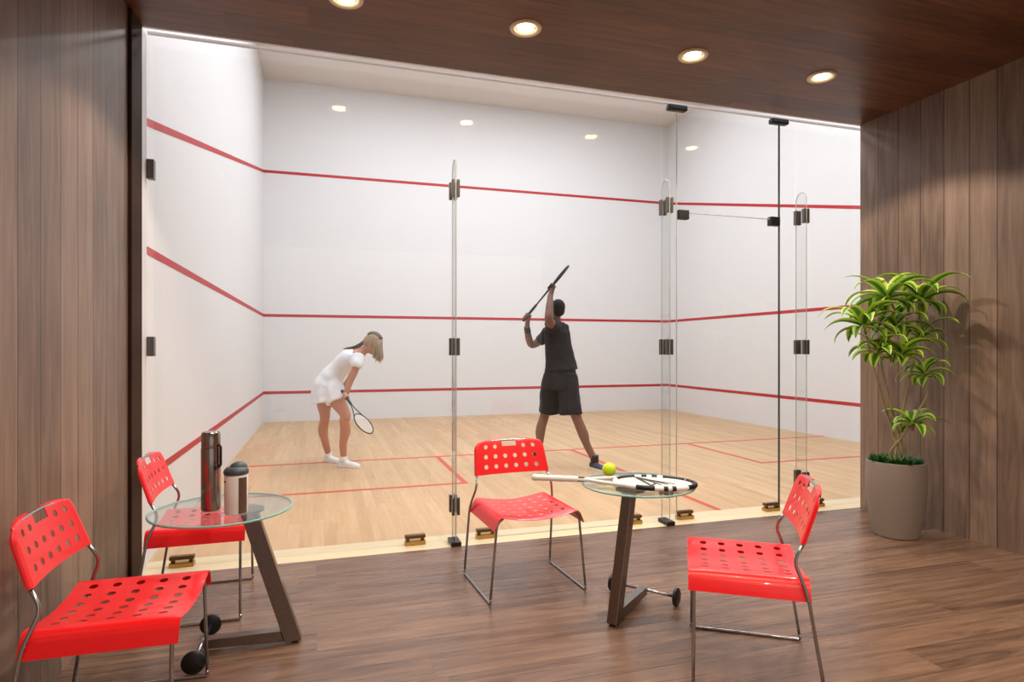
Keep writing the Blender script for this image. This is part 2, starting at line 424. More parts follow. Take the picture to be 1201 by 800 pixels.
# ------------------------------------------------------------------ downlights
def downlight(x, y, label, lamp=60):
    t = empty('ceiling_light', (x, y, ZC)); tag(t, label, 'ceiling light', 'recessed round ceiling lights')
    bm = lathe(bmesh.new(), [(.06, .004), (.06, -.004), (.078, -.012), (.092, -.01), (.096, -.003), (.096, 0)], 36)
    obj('trim_ring', bm, M['ring'], t, True)
    bm = lathe(bmesh.new(), [(0, -.004), (.03, -.007), (.05, -.004), (.052, 0)], 28)
    obj('lamp', bm, M['bulb'], t, True)
    l = bpy.data.lights.new('downlight_beam', 'SPOT'); l.energy = lamp; l.spot_size = R(122); l.spot_blend = .22; l.shadow_soft_size = .04
    l.color = (1, .84, .66)
    lo = bpy.data.objects.new('downlight_beam', l); COL.objects.link(lo); lo.parent = t; lo.location = (0, 0, -.03)
    return t
E_DL = 92
for x, lb in ((.111, 'leftmost recessed ceiling light, cut by the top edge of the picture'), (1.144, 'second recessed ceiling light from the left, above the centre of the glass wall'),
              (2.291, 'third recessed ceiling light from the left, glowing warm'), (3.33, 'rightmost recessed ceiling light, nearest the right wood wall')):
    downlight(x, 3.43, lb, E_DL)
for y in (1.0, -1.4):
    for x in (.111, 1.144, 2.291, 3.33):
        l = bpy.data.lights.new('downlight_beam', 'SPOT'); l.energy = E_DL*.9; l.spot_size = R(122); l.spot_blend = .22; l.shadow_soft_size = .04; l.color = (1, .84, .66)
        lo = bpy.data.objects.new('downlight_beam', l); COL.objects.link(lo); lo.location = (x, y, ZC-.03)

# ------------------------------------------------------------------ chairs
def perforated(bm, surf, us, vs, holes, rad, cut={}):
    """surf(u,v) -> point. us, vs cell borders (metres); holes set of (i,j); rad hole radius; cut cells are left out"""
    n = 4
    def P(u, v): return bm.verts.new(surf(u, v))
    for i in range(len(us)-1):
        for j in range(len(vs)-1):
            if (i, j) in cut and cut[(i, j)] is None: continue
            u0, u1, v0, v1 = us[i], us[i+1], vs[j], vs[j+1]
            if (i, j) in holes:
                cu, cv = (u0+u1)/2, (v0+v1)/2; per = []
                for kk in range(n): per.append((u0+(u1-u0)*kk/n, v0))
                for kk in range(n): per.append((u1, v0+(v1-v0)*kk/n))
                for kk in range(n): per.append((u1-(u1-u0)*kk/n, v1))
                for kk in range(n): per.append((u0, v1-(v1-v0)*kk/n))
                ang = [math.atan2(b-cv, a-cu) for a, b in per]
                A = [P(*p) for p in per]; B = [P(cu+rad*math.cos(t), cv+rad*math.sin(t)) for t in ang]
                for kk in range(16): bm.faces.new((A[kk], A[(kk+1) % 16], B[(kk+1) % 16], B[kk]))
            else:
                G = [[P(u0+(u1-u0)*a/n, v0+(v1-v0)*b/n) for b in range(n+1)] for a in range(n+1)]
                for a in range(n):
                    for b in range(n):
                        if (i, j) in cut and cut[(i, j)](a, b): continue
                        bm.faces.new((G[a][b], G[a+1][b], G[a+1][b+1], G[a][b+1]))
    bmesh.ops.remove_doubles(bm, verts=bm.verts[:], dist=.0004)
    return bm
def polyfun(pts):
    P = catmull(pts, 8); L = [0]
    for a, b in zip(P, P[1:]): L.append(L[-1]+(b-a).length)
    mid = L[-1]/2
    def f(u):
        s = u+mid
        s = max(0, min(L[-1], s))
        for i in range(len(L)-1):
            if s <= L[i+1]+1e-9:
                t = (s-L[i])/(L[i+1]-L[i]); return P[i].lerp(P[i+1], t)
        return P[-1]
    return f, mid
def solid(o, th, off=0):
    m = o.modifiers.new('sheet', 'SOLIDIFY'); m.thickness = th; m.offset = off; return o
def sheet(o):
    """apply the thickness and keep the punched rims crisp"""
    dg = bpy.context.evaluated_depsgraph_get(); dg.update()
    me = bpy.data.meshes.new_from_object(o.evaluated_get(dg)); o.modifiers.clear(); o.data = me
    return smooth_by_angle(o, 35)
def make_chair(label, loc, rz):
    t = empty('perforated_chair', loc, rz)
    tag(t, label, 'chair', 'red perforated chairs')
    # seat : cross section carried front to back
    f, half = polyfun([(-.262, 0, .388), (-.252, 0, .415), (-.235, 0, .448), (-.205, 0, .461), (-.12, 0, .447), (0, 0, .437), (.12, 0, .447), (.205, 0, .461), (.235, 0, .448), (.252, 0, .415), (.262, 0, .388)])
    yb, yf = -.215, .235
    def surf(u, v):
        p = f(u); k = max(0, (v-.17)/.065); k2 = max(0, (-.15-v)/.065)
        top = 1 if abs(u) < .2 else max(0, 1-(abs(u)-.2)/.03)
        fl = (1-top)
        return Vector((p.x, v + (-.0 * fl), p.z - .010*k*k*top - .0*k2))
    us = [-half, -half+.035, -half+.07, -.195] + [-.195+.39/6*i for i in range(1, 7)] + [half-.07, half-.035, half]
    vs = [yb, -.19] + [-.19+.395/5*i for i in range(1, 6)] + [yf]
    holes = {(i, j) for i in range(3, 9) for j in range(1, 6)}
    bm = perforated(bmesh.new(), surf, us, vs, holes, .0150)
    seat = sheet(solid(obj('seat', bm, M['redmetal'], t, True), .0025))
    # backrest
    th_ = math.atan2(.256-.186, .81-.606)
    def bsurf(u, v):
        # v 0..BH up the panel, u across; slightly hollow, edges wrap back, top corners rounded
        a = abs(u); w = 1.0-.085*v/.215
        q = max(0, (v-.15)/.065)
        w *= 1-.2*(1-math.sqrt(max(0, 1-q*q)))*(a/.232)**2
        x = math.copysign(min(a, .232), u)*w; y = -.180 - v*math.sin(th_) - .020*(1-(a/.235)**2)
        z = .600+v*math.cos(th_)
        wrap = max(0, a-.225)
        if wrap: y -= wrap*.9*(1-q*.8); x += math.copysign(.006*math.sin(min(1, wrap/.01)*PI/2), u)
        tw = max(0, v-.198)/.017
        y -= .014*tw**1.5; z -= .008*tw*tw
        if a > .13 and v > .15: z -= .010*((a-.13)/.1)**2*q
        return Vector((x, y, z))
    us = [-.248, -.225, -.198]+[-.198+.066*i for i in range(1, 7)]+[.225, .248]
    vs = [0, .015, .075, .135, .195, .215]
    holes = {(i, j) for i in range(2, 8) for j in (1, 2, 3)} - {(4, 3), (5, 3)}
    cut = {(4, 3): lambda a, b: b >= 2 and a >= 1, (5, 3): lambda a, b: b >= 2 and a <= 2, (4, 4): lambda a, b: a >= 1, (5, 4): lambda a, b: a <= 2}
    bm = perforated(bmesh.new(), bsurf, us, vs, holes, .0132, cut=cut)
    sheet(solid(obj('backrest', bm, M['redmetal'], t, True), .0025))
    # wire frame
    r = .0068
    path = round_path([(-.226, -.192, .595), (-.200, -.259, .784), (0, -.272, .791), (.200, -.259, .784), (.226, -.192, .595)], .06)
    obj('back_frame', tube(bmesh.new(), [p for p in path], r*.9, 10), M['chrome'], t, True)
    for s in (-1, 1):
        rear = round_path([(s*.226, -.193, .60), (s*.240, -.155, .535), (s*.268, -.2, .42), (s*.28, -.262, .03)], .05)
        obj('leg', tube(bmesh.new(), rear, r, 10), M['chrome'], t, True)
        front = round_path([(s*.2, .205, .452), (s*.242, .212, .42), (s*.28, .216, .03)], .03)
        obj('leg', tube(bmesh.new(), front, r, 10), M['chrome'], t, True)
        run = round_path([(s*.28, -.262, .031), (s*.2805, -.267, r), (s*.2805, .219, r), (s*.28, .216, .031)], .02)
        obj('runner', tube(bmesh.new(), run, r, 10), M['chrome'], t, True)
    return t
ch = make_chair('red perforated metal chair in front of the glass, facing the viewer', (1.101, 3.325, 0), 3.206)
dup(ch, (1.727, 2.203, 0), .997, 'red perforated metal chair at front right, seen from its side, facing left')
dup(ch, (-.617, 3.573, 0), -1.569, 'red perforated metal chair behind the round glass table with the flask')
dup(ch, (-.684, 2.488, 0), -1.598, 'red perforated metal chair at front left corner, nearest the left wood wall')

# ------------------------------------------------------------------ tables
def make_table(label, loc, rz):
    t = empty('side_table', loc, rz); tag(t, label, 'table', 'round glass side tables')
    rr = .292
    top = obj('glass_top', lathe(bmesh.new(), [(0, .628), (rr-.003, .628), (rr-.003, .64), (0, .64)], 72), M['tableglass'], t)
    bm = bmesh.new(); tube(bm, [(rr*math.cos(2*PI*i/72), rr*math.sin(2*PI*i/72), .634) for i in range(72)], .0052, 8, closed=True)
    obj('polished_rim', bm, M['aqua'], top, True)
    # leaning flat strut and base bar (local +x runs to the foot)
    def slab(pts, y0, y1):
        bm = bmesh.new(); A = [bm.verts.new((x, y0, z)) for x, z in pts]; B = [bm.verts.new((x, y1, z)) for x, z in pts]
        bm.faces.new(A); bm.faces.new(B[::-1])
        for i in range(len(A)): bm.faces.new((A[i], B[i], B[(i+1) % len(A)], A[(i+1) % len(A)]))
        bmesh.ops.bevel(bm, geom=bm.edges[:], offset=.002, segments=1, affect='EDGES'); return bm
    obj('strut', slab([(.072, .62), (.145, .62), (.335, .012), (.262, .012)], -.026, .026), M['steel'], t)
    obj('base_bar', slab([(-.075, .025), (-.075, .065), (.2445, .066), (.26, .014)], -.024, .024), M['steel'], t)
    obj('mounting_plate', lathe(bmesh.new(), [(0, .619), (.075, .619), (.075, .627), (0, .627)], 36, (.1, 0, 0)), M['steel'], t)
    obj('foot', bx(.29, .32, -.02, .02, 0, .012, bev=.003), M['black'], t)
    obj('axle', tube(bmesh.new(), [(-.082, -.176, .048), (-.082, .176, .048)], .009, 12), M['chrome'], t, True)
    for s in (-1, 1):
        bm = bmesh.new(); lathe(bm, [(0, -.011), (.04, -.011), (.047, -.006), (.047, .006), (.04, .011), (0, .011)], 32)
        bmesh.ops.rotate(bm, verts=bm.verts[:], matrix=Matrix.Rotation(PI/2, 3, 'X')); bmesh.ops.translate(bm, verts=bm.verts[:], vec=(-.082, s*.182, .047))
        wh = smooth_by_angle(obj('wheel', bm, M['black'], t))
        bm = bmesh.new(); lathe(bm, [(0, -.0125), (.009, -.0125), (.009, .0125), (0, .0125)], 20)
        bmesh.ops.rotate(bm, verts=bm.verts[:], matrix=Matrix.Rotation(PI/2, 3, 'X')); bmesh.ops.translate(bm, verts=bm.verts[:], vec=(-.082, s*.182, .047))
        obj('hub_cap', bm, M['darkmetal'], wh)
    return t
tb = make_table('round glass side table at left, holding a dark flask and a white bottle', (-.435, 2.985, 0), R(-1))
dup(tb, (1.590, 2.888, 0), R(-141), 'round glass side table with a racket lying on top')

# ------------------------------------------------------------------ flask and bottle
t = empty('vacuum_flask', (-.478, 2.955, .6405)); tag(t, 'tall dark steel vacuum flask standing on the left glass table', 'flask')
smooth_by_angle(obj('body', lathe(bmesh.new(), [(0, 0), (.036, 0), (.040, .006), (.0405, .27), (.039, .276), (0, .276)], 40), M['flask'], t))
smooth_by_angle(obj('cap', lathe(bmesh.new(), [(0, .277), (.0385, .277), (.039, .283), (.0385, .338), (.034, .345), (0, .345)], 40), M['flask'], t))
obj('handle', tube(bmesh.new(), round_path([(.034, -.02, .29), (.043, -.024, .28), (.043, -.024, .2), (.034, -.02, .19)], .02), .0055, 8), M['darkmetal'], t, True)
t = empty('drinks_bottle', (-.365, 2.872, .6405), R(20)); tag(t, 'short white bottle with grey-blue lid beside the dark flask', 'bottle')
smooth_by_angle(obj('body', lathe(bmesh.new(), [(0, 0), (.044, 0), (.047, .005), (.048, .16), (.045, .168), (0, .168)], 40), M['white'], t))
bm = bmesh.new()
for a0 in range(-12, 13, 4): pass
N_ = 8; A0, A1 = R(-92), R(-45); gridv = []
for i in range(N_+1):
    a = A0+(A1-A0)*i/N_; gridv.append([[bm.verts.new((rr_*math.cos(a), rr_*math.sin(a), z)) for z in (.004, .158)] for rr_ in (.0478, .0492)])
for i in range(N_):
    a, b = gridv[i], gridv[i+1]
    bm.faces.new((a[1][0], b[1][0], b[1][1], a[1][1])); bm.faces.new((a[0][0], a[0][1], b[0][1], b[0][0]))
    bm.faces.new((a[0][1], a[1][1], b[1][1], b[0][1])); bm.faces.new((a[0][0], b[0][0], b[1][0], a[1][0]))
for g in (gridv[0], gridv[-1]): bm.faces.new((g[0][0], g[1][0], g[1][1], g[0][1]))
obj('brown_band', bm, mat('brown_band', (98, 74, 60), .4, noise=.1), t)
lid = smooth_by_angle(obj('lid', lathe(bmesh.new(), [(0, .169), (.049, .169), (.051, .176), (.050, .186), (.040, .197), (.02, .202), (0, .203)], 40), M['lid'], t))
bm = bmesh.new(); ell(bm, (.010, .004, .196), (.036, .030, .024)); smooth_by_angle(obj('spout_cover', bm, M['lid'], t))
obj('logo_dot', lathe(bmesh.new(), [(0, .0), (.004, .0), (.004, .003), (0, .003)], 14), M['black'], t)
dot = [o for o in bpy.data.objects if o.name.startswith('logo_dot')][0]
dot.rotation_euler = (PI/2, 0, R(-165+90)); dot.location = (.0478*math.cos(R(-165)), .0478*math.sin(R(-165)), .142)

# ------------------------------------------------------------------ rackets (local: butt at origin, head along +y, strings in the local xy plane)
def make_racket(name, label, L_, hl, hw, mframe, mgrip, mstring, bed, ftube=.008, dark=None, gl=.2, pitch=.012):
    t = empty(name); tag(t, label, 'racket')
    cy = L_-hl
    def E(a, k=0): return Vector(((hw-ftube+k)*math.sin(a), cy+(hl-ftube+k)*math.cos(a), 0))
    bm = bmesh.new(); tube(bm, [E(2*PI*i/72) for i in range(72)], ftube, 10, closed=True)
    fr = obj('frame', bm, mframe, t, True)
    for s in (-1, 1):
        a = PI-s*.75
        pts = catmull([E(a), Vector((s*.03*hw/.11, cy-hl-.05*hl/.15, 0)), Vector((s*.011, gl+.06, 0)), Vector((s*.008, gl-.005, 0))], 6)
        obj('throat', tube(bmesh.new(), pts, ftube*.85, 8), mframe, t, True)
    obj('grip', loft(bmesh.new(), [(0, .012, 0), (0, .02, 0), (0, gl, 0)], [(.0205, .0185), (.0185, .0165), (.0175, .0155)], (1, 0, 0), 16), mgrip, t, True)
    obj('collar', loft(bmesh.new(), [(0, gl+.004, 0), (0, gl+.03, 0)], [(.017, .0145), (.0165, .0145)], (1, 0, 0), 16), M['black'], t, True)
    bm = bmesh.new()
    a, b = hw-ftube*2, hl-ftube*2
    x = -a+pitch/2
    while x < a:
        l = b*math.sqrt(max(0, 1-(x/a)**2)); tube(bm, [(x, cy-l, 0), (x, cy+l, 0)], bed, 4); x += pitch
    y = -b+pitch/2
    while y < b:
        l = a*math.sqrt(max(0, 1-(y/b)**2)); tube(bm, [(-l, cy+y, 0), (l, cy+y, 0)], bed, 4); y += pitch
    obj('strings', bm, mstring, t)
    if dark:
        for a0, a1 in dark:
            n = max(3, int((a1-a0)/4)); bm = bmesh.new()
            tube(bm, [E(R(a0+(a1-a0)*i/n), .0005) for i in range(n+1)], ftube*1.13, 10)
            obj('dark_section', bm, M['black'], fr, True)
    return t, cy
def orient(o, butt, tip, normal):
    y = (Vector(tip)-Vector(butt)).normalized(); n = Vector(normal); z = (n-y*n.dot(y)).normalized(); x = y.cross(z)
    m = Matrix((x, y, z)).transposed().to_4x4(); m.translation = Vector(butt); o.matrix_world = m
A = Vector((1.07, 3.088, .6615)); B = Vector((1.831, 2.703, .6545)); d = B-A
rk, cy = make_racket('tennis_racket', 'white and black racket lying on the right glass table', d.length, .215, .15, M['white'], M['grip'], M['string'], .0021, ftube=.0115,
    dark=[(-12, 40), (62, 68), (74, 80), (92, 118), (-34, -12), (-75, -36), (-62.5, -62), (-92, -84), (-108, -100), (-165, -120)], gl=.24, pitch=.0095)
orient(rk, A, B, (0, 0, 1))
# winged mark stencilled in black across the strings
bm = bmesh.new()
for (x0, y0, x1, y1, w) in ((-.10, -.09, .09, -.02, .012), (.09, -.02, .02, .01, .007), (-.085, -.07, .06, .03, .009), (-.07, -.05, .045, .065, .008), (-.05, -.03, .03, .10, .007), (-.10, -.09, -.05, -.03, .008)):
    a = Vector((x0, cy+y0, .003)); b = Vector((x1, cy+y1, .003)); n = (b-a).normalized().cross(Vector((0, 0, 1)))*w/2
    quad(bm, [a-n*1.9, b-n, b+n, a+n*1.9], .0012, (0, 0, 1))
obj('string_mark', bm, M['black'], rk)
t = bpy.data.objects.new('tennis_ball', None)
bm = bmesh.new(); bmesh.ops.create_icosphere(bm, subdivisions=4, radius=.0385)
bl = obj('ball', bm, M['ball'], None, True); bl.name = 'tennis_ball'; bl.location = (1.515, 3.075, .6405+.0385)
tag(bl, 'yellow-green tennis ball lying on the glass table behind the racket', 'ball')
bm = bmesh.new()
pts = []
for i in range(80):
    a = 2*PI*i/80; p = Vector((math.cos(a)+.35*math.cos(3*a), math.sin(a)-.35*math.sin(3*a), 1.15*math.sin(2*a))).normalized()*.0383
    pts.append(p)
tube(bm, pts, .0012, 6, closed=True); obj('seam', bm, M['white'], bl, True)

# ------------------------------------------------------------------ potted plant
PX, PY = 3.97, 3.40
t = empty('potted_plant', (PX, PY, 0)); tag(t, 'tall leafy green plant in a taupe planter by the right wood wall', 'plant')
smooth_by_angle(obj('pot', lathe(bmesh.new(), [(r_*.94, z_*.94) for r_, z_ in ((0, 0), (.145, 0), (.155, .008), (.185, .18), (.205, .36), (.2075, .46), (.203, .555), (.2, .572), (.192, .575), (.186, .568), (.186, .52), (0, .52))], 64), M['pot'], t), 35)
obj('soil', lathe(bmesh.new(), [(0, .4895), (.174, .4895), (.173, .508), (.1, .517), (0, .519)], 40), M['soil'], t, True)
def loc(u, v, dd=0): return W(u, v, FWD.dot(Vector((PX, PY, 0)))+dd)-Vector((PX, PY, 0))
def leaf(bm, uvl, base, az, length, width, rise, droop, twist=0):
    """arching lance-shaped leaf, v-folded, with its width in the uv x coordinate"""
    n = 9; p = Vector(base); hd = Vector((math.cos(az), math.sin(az), 0)); sd = Vector((-math.sin(az), math.cos(az), 0))
    prev = None; el = rise; tw = twist
    for i in range(n+1):
        s = i/n; w = width*(math.sin(PI*min(1, s*.93+.07))**.8)*(1-.35*s) if i < n else .0008
        up = (-hd*math.sin(el)+UP*math.cos(el)); sdd = (sd*math.cos(tw)+up*math.sin(tw))
        up2 = up*math.cos(tw)-sd*math.sin(tw)
        row = [bm.verts.new(p-sdd*w/2+up2*w*.16), bm.verts.new(p), bm.verts.new(p+sdd*w/2+up2*w*.16)]
        if prev:
            for q, (a, b) in enumerate(((0, 1), (1, 2))):
                f = bm.faces.new((prev[a], prev[b], row[b], row[a]))
                for lp, ux in zip(f.loops, (a/2, b/2, b/2, a/2)): lp[uvl].uv = (ux, s)
        prev = row
        p = p+(hd*math.cos(el)+UP*math.sin(el))*length/n
        el -= droop/n*(.5+s)
def rosette(c, n, length, width, seed, lean=None, up=1.0):
    rnd = random.Random(seed); bm = bmesh.new(); uvl = bm.loops.layers.uv.new('UVMap')
    for i in range(n):
        az = 2*PI*(i*.381966)+rnd.uniform(-.2, .2); q = i/n
        rise = R(60-62*q+rnd.uniform(-8, 8))*up; L_ = length*(.72+.4*math.sin(PI*min(1, q+.25)))*rnd.uniform(.85, 1.1)
        # keep leaves clear of the wall
        if (PX+c.x+math.cos(az)*L_) > XW-.04: L_ *= max(.35, (XW-.04-PX-c.x)/(math.cos(az)*L_))
        leaf(bm, uvl, c+Vector((math.cos(az), math.sin(az), 0))*.012+UP*(.05*(1-q)), az, L_, width*rnd.uniform(1.35, 1.75), rise, R(rnd.uniform(95, 140)), rnd.uniform(-.3, .3))
    o = obj('foliage', bm, M['leaf'], t, True)
    return o
RS = [(1080, 356, -.02, 20, .36, .064), (1040, 354, -.05, 20, .33, .062), (1013, 386, -.08, 19, .31, .066), (1050, 388, .02, 15, .27, .06), (1080, 400, .03, 15, .26, .054),
      (1030, 416, -.12, 16, .24, .058), (1058, 420, -.16, 17, .24, .058), (1084, 444, -.03, 16, .22, .052), (1070, 502, -.10, 15, .21, .052)]
bases = [(1046, 540), (1062, 541), (1054, 543), (1040, 543)]
for i, (u, v, dd, n, L_, w_) in enumerate(RS):
    c = loc(u, v, dd); rosette(c, n-3, L_, w_, 20+i)
    rnd = random.Random(i)
    par = {1: 3, 3: 5, 4: 0, 6: 5, 7: 8}.get(i)
    if par is None:
        b = loc(*bases[i % 4][:1], 548, 0); b.z = .505; b.x += .02*math.cos(i*2.4); b.y += .03*math.sin(i*2.4)
    else:
        b = loc(*RS[par][:3])-UP*.02
    m1 = b.lerp(c, .33)+Vector((rnd.uniform(-.06, .04), rnd.uniform(-.04, .04), 0)); m2 = b.lerp(c, .7)+Vector((rnd.uniform(-.05, .05), rnd.uniform(-.04, .04), 0))
    obj('stem', tube(bmesh.new(), catmull([b, m1, m2, c+UP*.03], 8), .007, 8, rf=lambda s: .009-.003*s), M['cane'], t, True)
bm = bmesh.new()
uvl = bm.loops.layers.uv.new('UVMap'); rnd = random.Random(5)
for i in range(420):
    a = rnd.uniform(0, 2*PI); r_ = .155*math.sqrt(rnd.random()); az = a+rnd.uniform(-1.2, 1.2)
    leaf(bm, uvl, Vector((r_*math.cos(a), r_*math.sin(a), .51)), az, rnd.uniform(.06, .10), rnd.uniform(.008, .013), R(rnd.uniform(45, 85)), R(rnd.uniform(40, 110)))
o = obj('ground_cover', bm, M['grass'], t, True); o['kind'] = 'stuff'

# ------------------------------------------------------------------ people
def fist(bm, c, axis, palm, r_h=.016, sc=1.0, spread=.0215):
    """hand closed round a handle through c along axis; palm = direction from the handle to the back of the hand"""
    a = Vector(axis).normalized(); p = Vector(palm); p = (p-a*p.dot(a)).normalized(); q = a.cross(p)
    c = Vector(c)
    loft(bm, [c+p*.030*sc-a*.03*sc, c+p*.032*sc, c+p*.030*sc+a*.032*sc], [(.030*sc, .014*sc), (.034*sc, .016*sc), (.030*sc, .013*sc)], q, 16)
    for i, l in enumerate((.92, 1.0, .95, .78)):
        o_ = a*((1.5-i)*spread*sc); rr = (r_h+.009)
        pts = []
        for g in (25, 60, 100, 140, 180, 180+55*l):
            th = R(g); pts.append(c+o_+(p*math.cos(th)+q*math.sin(th))*(rr+(.010 if g < 40 else 0)))
        limb(bm, pts, [.0098*sc, .0095*sc, .009*sc, .0086*sc, .0082*sc, .0074*sc], a, 3, seg=10)
    pts = [c+a*.03*sc+p*.028*sc-q*.012, c+a*.036*sc+p*.01-q*(r_h+.012), c+a*.034*sc-p*.012-q*(r_h+.006), c+a*.028*sc-p*(r_h+.008)-q*.004]
    limb(bm, pts, [.013*sc, .011*sc, .010*sc, .0085*sc], a, 3, seg=10)
def openhand(bm, wrist, d, side, nrm, sc=1.0):
    """relaxed hand laid over a rounded surface: d along the fingers, nrm away from the palm"""
    d = Vector(d).normalized(); side = Vector(side); side = (side-d*side.dot(d)).normalized(); n = Vector(nrm).normalized(); w = Vector(wrist)
    loft(bm, [w, w+d*.04*sc, w+d*.085*sc], [(.026*sc, .017*sc), (.036*sc, .015*sc), (.039*sc, .013*sc)], side, 16)
    for i, l in enumerate((.070, .078, .073, .058)):
        s = side*((1.5-i)*.0205*sc); b = w+d*.085*sc+s
        limb(bm, [b, b+d*l*.45*sc-n*.006, b+d*l*.8*sc-n*.022, b+d*l*.95*sc-n*.036], [.0095*sc, .009*sc, .008*sc, .007*sc], side, 3, seg=10)
    b = w+d*.02*sc+side*.028*sc
    limb(bm, [b, b+side*.022*sc+d*.03*sc-n*.006, b+side*.028*sc+d*.055*sc-n*.018], [.012*sc, .0105*sc, .0085*sc], d, 3, seg=10)
def head(bm, c, fwd, up, s=1.0):
    f = Vector(fwd).normalized(); u = Vector(up); u = (u-f*u.dot(f)).normalized(); l = u.cross(f)
    rot = Matrix((f, l, u)).transposed(); c = Vector(c)
    def q(x, y, z): return c+(f*x+l*y+u*z)*s
    def e(x, y, z, rx, ry, rz): ell(bm, q(x, y, z), (rx*s, ry*s, rz*s), rot)
    e(-.012, 0, .025, .095, .076, .09); e(.02, 0, -.03, .072, .062, .085); e(.055, 0, -.085, .028, .028, .022)
    e(.086, 0, -.01, .012, .012, .026); e(.096, 0, -.028, .014, .014, .011)      # nose
    e(.072, 0, .028, .02, .05, .010)                                         # brow
    for sd in (-1, 1):
        e(.062, sd*.035, -.028, .022, .02, .022); e(-.006, sd*.078, -.008, .018, .007, .032)   # cheeks, ears
    return q, rot
def face_parts(par, q, rot, s):
    for sd in (-1, 1):
        bm = bmesh.new(); ell(bm, q(.081, sd*.031, .006), (.007*s, .012*s, .008*s), rot); obj('eye', bm, M['eye'], par, True)
    bm = bmesh.new(); ell(bm, q(.088, 0, -.054), (.007*s, .022*s, .007*s), rot); obj('mouth', bm, M['lip'], par, True)
def shoe(bm, heel, toe, w=.045, h=.075, ankle=None):
    heel = Vector(heel); toe = Vector(toe); d = (toe-heel); L_ = d.length; d.normalize(); s = d.cross(UP)
    loft(bm, [heel+d*L_*x+UP*z for x, z in ((.08, .045), (.25, .045), (.5, .036), (.75, .030), (.9, .026))],
         [(w*.72, .042), (w*.8, .043), (w*.92, .034), (w*1.0, .028), (w*.8, .023)], s, 20)
    if ankle is not None:
        a = Vector(ankle); limb(bm, [heel+d*L_*.25+UP*.05, a], [(w*.8, .05), (.045, .045)], s, 4, seg=18)
    return d, s
def sole(par, heel, toe, m, w=.047):
    heel = Vector(heel); toe = Vector(toe); d = (toe-heel); L_ = d.length; d.normalize(); s = d.cross(UP); bm = bmesh.new()
    prof = [(0, .5), (.04, .72), (.15, .85), (.4, .85), (.6, .98), (.78, 1.05), (.9, .9), (.97, .6), (1.0, .25)]
    loop = [(x, a*w) for x, a in prof]+[(x, -a*w) for x, a in prof[::-1]]
    A_ = [bm.verts.new(heel+d*x*L_+s*y+UP*.002) for x, y in loop]; B_ = [bm.verts.new(heel+d*x*L_+s*y+UP*.026) for x, y in loop]
    bm.faces.new(A_); bm.faces.new(B_[::-1])
    for i in range(len(A_)): bm.faces.new((A_[i], B_[i], B_[(i+1) % len(A_)], A_[(i+1) % len(A_)]))
    obj('sole', bm, m, par)

from mathutils import noise
def crease(o, amp):
    """soft diagonal folds in the cloth"""
    nrm = [v.normal.copy() for v in o.data.vertices]
    for vt, nn in zip(o.data.vertices, nrm):
        c = vt.co.copy(); d = noise.noise(Vector((c.x*9+c.z*5, c.y*9, c.z*3.2)))+.5*noise.noise(Vector((c.x*20, c.y*20+c.z*9, c.z*7)))
        vt.co = c+nn*amp*d
    return o
# ---- woman, bent forward over her knees
D0 = 7.1
def w(u, v, dd=0): return W(u, v, D0+dd)
root = empty('person', (.15, 7.3, 0)); tag(root, 'woman in white sports dress bending forward with hands on her knees', 'person')
def attach(o):
    o.parent = root; o.matrix_parent_inverse = Matrix.Translation(root.location).inverted(); return o
bm = bmesh.new(); lat = FWD
# torso
limb(bm, [w(384, 452), w(388, 444), w(398, 432), w(409, 422), w(420, 416), w(427, 411), w(433, 408)], [(.15, .11), (.15, .115), (.115, .095), (.15, .105), (.13, .075), (.05, .05), (.045, .045)], lat, 5)
# near leg (front) and far leg
heelA, toeA = W(396, 0, 7)*0, None
def ground(u, v):
    D = H*F/(v-VH); return W(u, v, D)
hn, tn = ground(397, 547), ground(422, 549)
hf, tf = ground(381, 541), ground(398, 543)
hn.z = tn.z = hf.z = tf.z = 0
an_n = hn.lerp(tn, .25)+UP*.09; an_f = hf.lerp(tf, .25)+UP*.09
limb(bm, [w(387, 455, -.1), w(396, 471, -.14), w(405, 486, -.17), w(404, 493, -.17), w(405, 505, -.15), w(402.5, 520, -.15), an_n, an_n-UP*.06], [(.092, .1), (.082, .086), (.06, .062), (.053, .056), (.055, .06), (.042, .044), .034, .036], lat, 5)
limb(bm, [w(382, 455, .1), w(380, 472, .12), w(381, 487, .13), w(380.5, 494, .13), w(379, 505, .13), w(381.5, 518, .12), an_f, an_f-UP*.06], [(.092, .1), (.08, .086), (.058, .062), (.052, .056), (.055, .06), (.042, .044), .034, .036], lat, 5)
# arms
shN, elN, haN = w(420, 421, -.17), w(410, 449, -.24), w(405, 466, -.26)
limb(bm, [shN, w(416.5, 434, -.21), elN, w(407, 458, -.26), haN], [.05, .042, .036, .034, .026], lat, 5)
shF, elF, haF = w(421, 419, .16), w(409, 446, .2), w(396, 465, .15)
limb(bm, [shF, w(416, 433, .19), elF, w(402, 456, .18), haF], [.048, .04, .036, .032, .025], lat, 5)
openhand(bm, haF, (w(386, 483, .08)-haF), FWD*-1, RIGHT*.8+UP*.4, .95)
bt, tp = w(401, 458, -.32), w(434.5, 509, -.62)
ax = (tp-bt).normalized(); hc = bt+ax*.085
fist(bm, hc, ax, (haN-hc), .0145, .95)
limb(bm, [haN, hc+((haN-hc)-ax*(haN-hc).dot(ax)).normalized()*.03], [.027, .024], lat, 4)
hcen = w(437.5, 403.5); fdir = RIGHT*.72+UP*-.69; udir = RIGHT*.69+UP*.72
q, rot = head(bm, hcen, fdir, udir, 1.0)
body = attach(remesh(obj('body', bm, M['skin_w'], None), .006, 4))
face_parts(body, q, rot, 1)
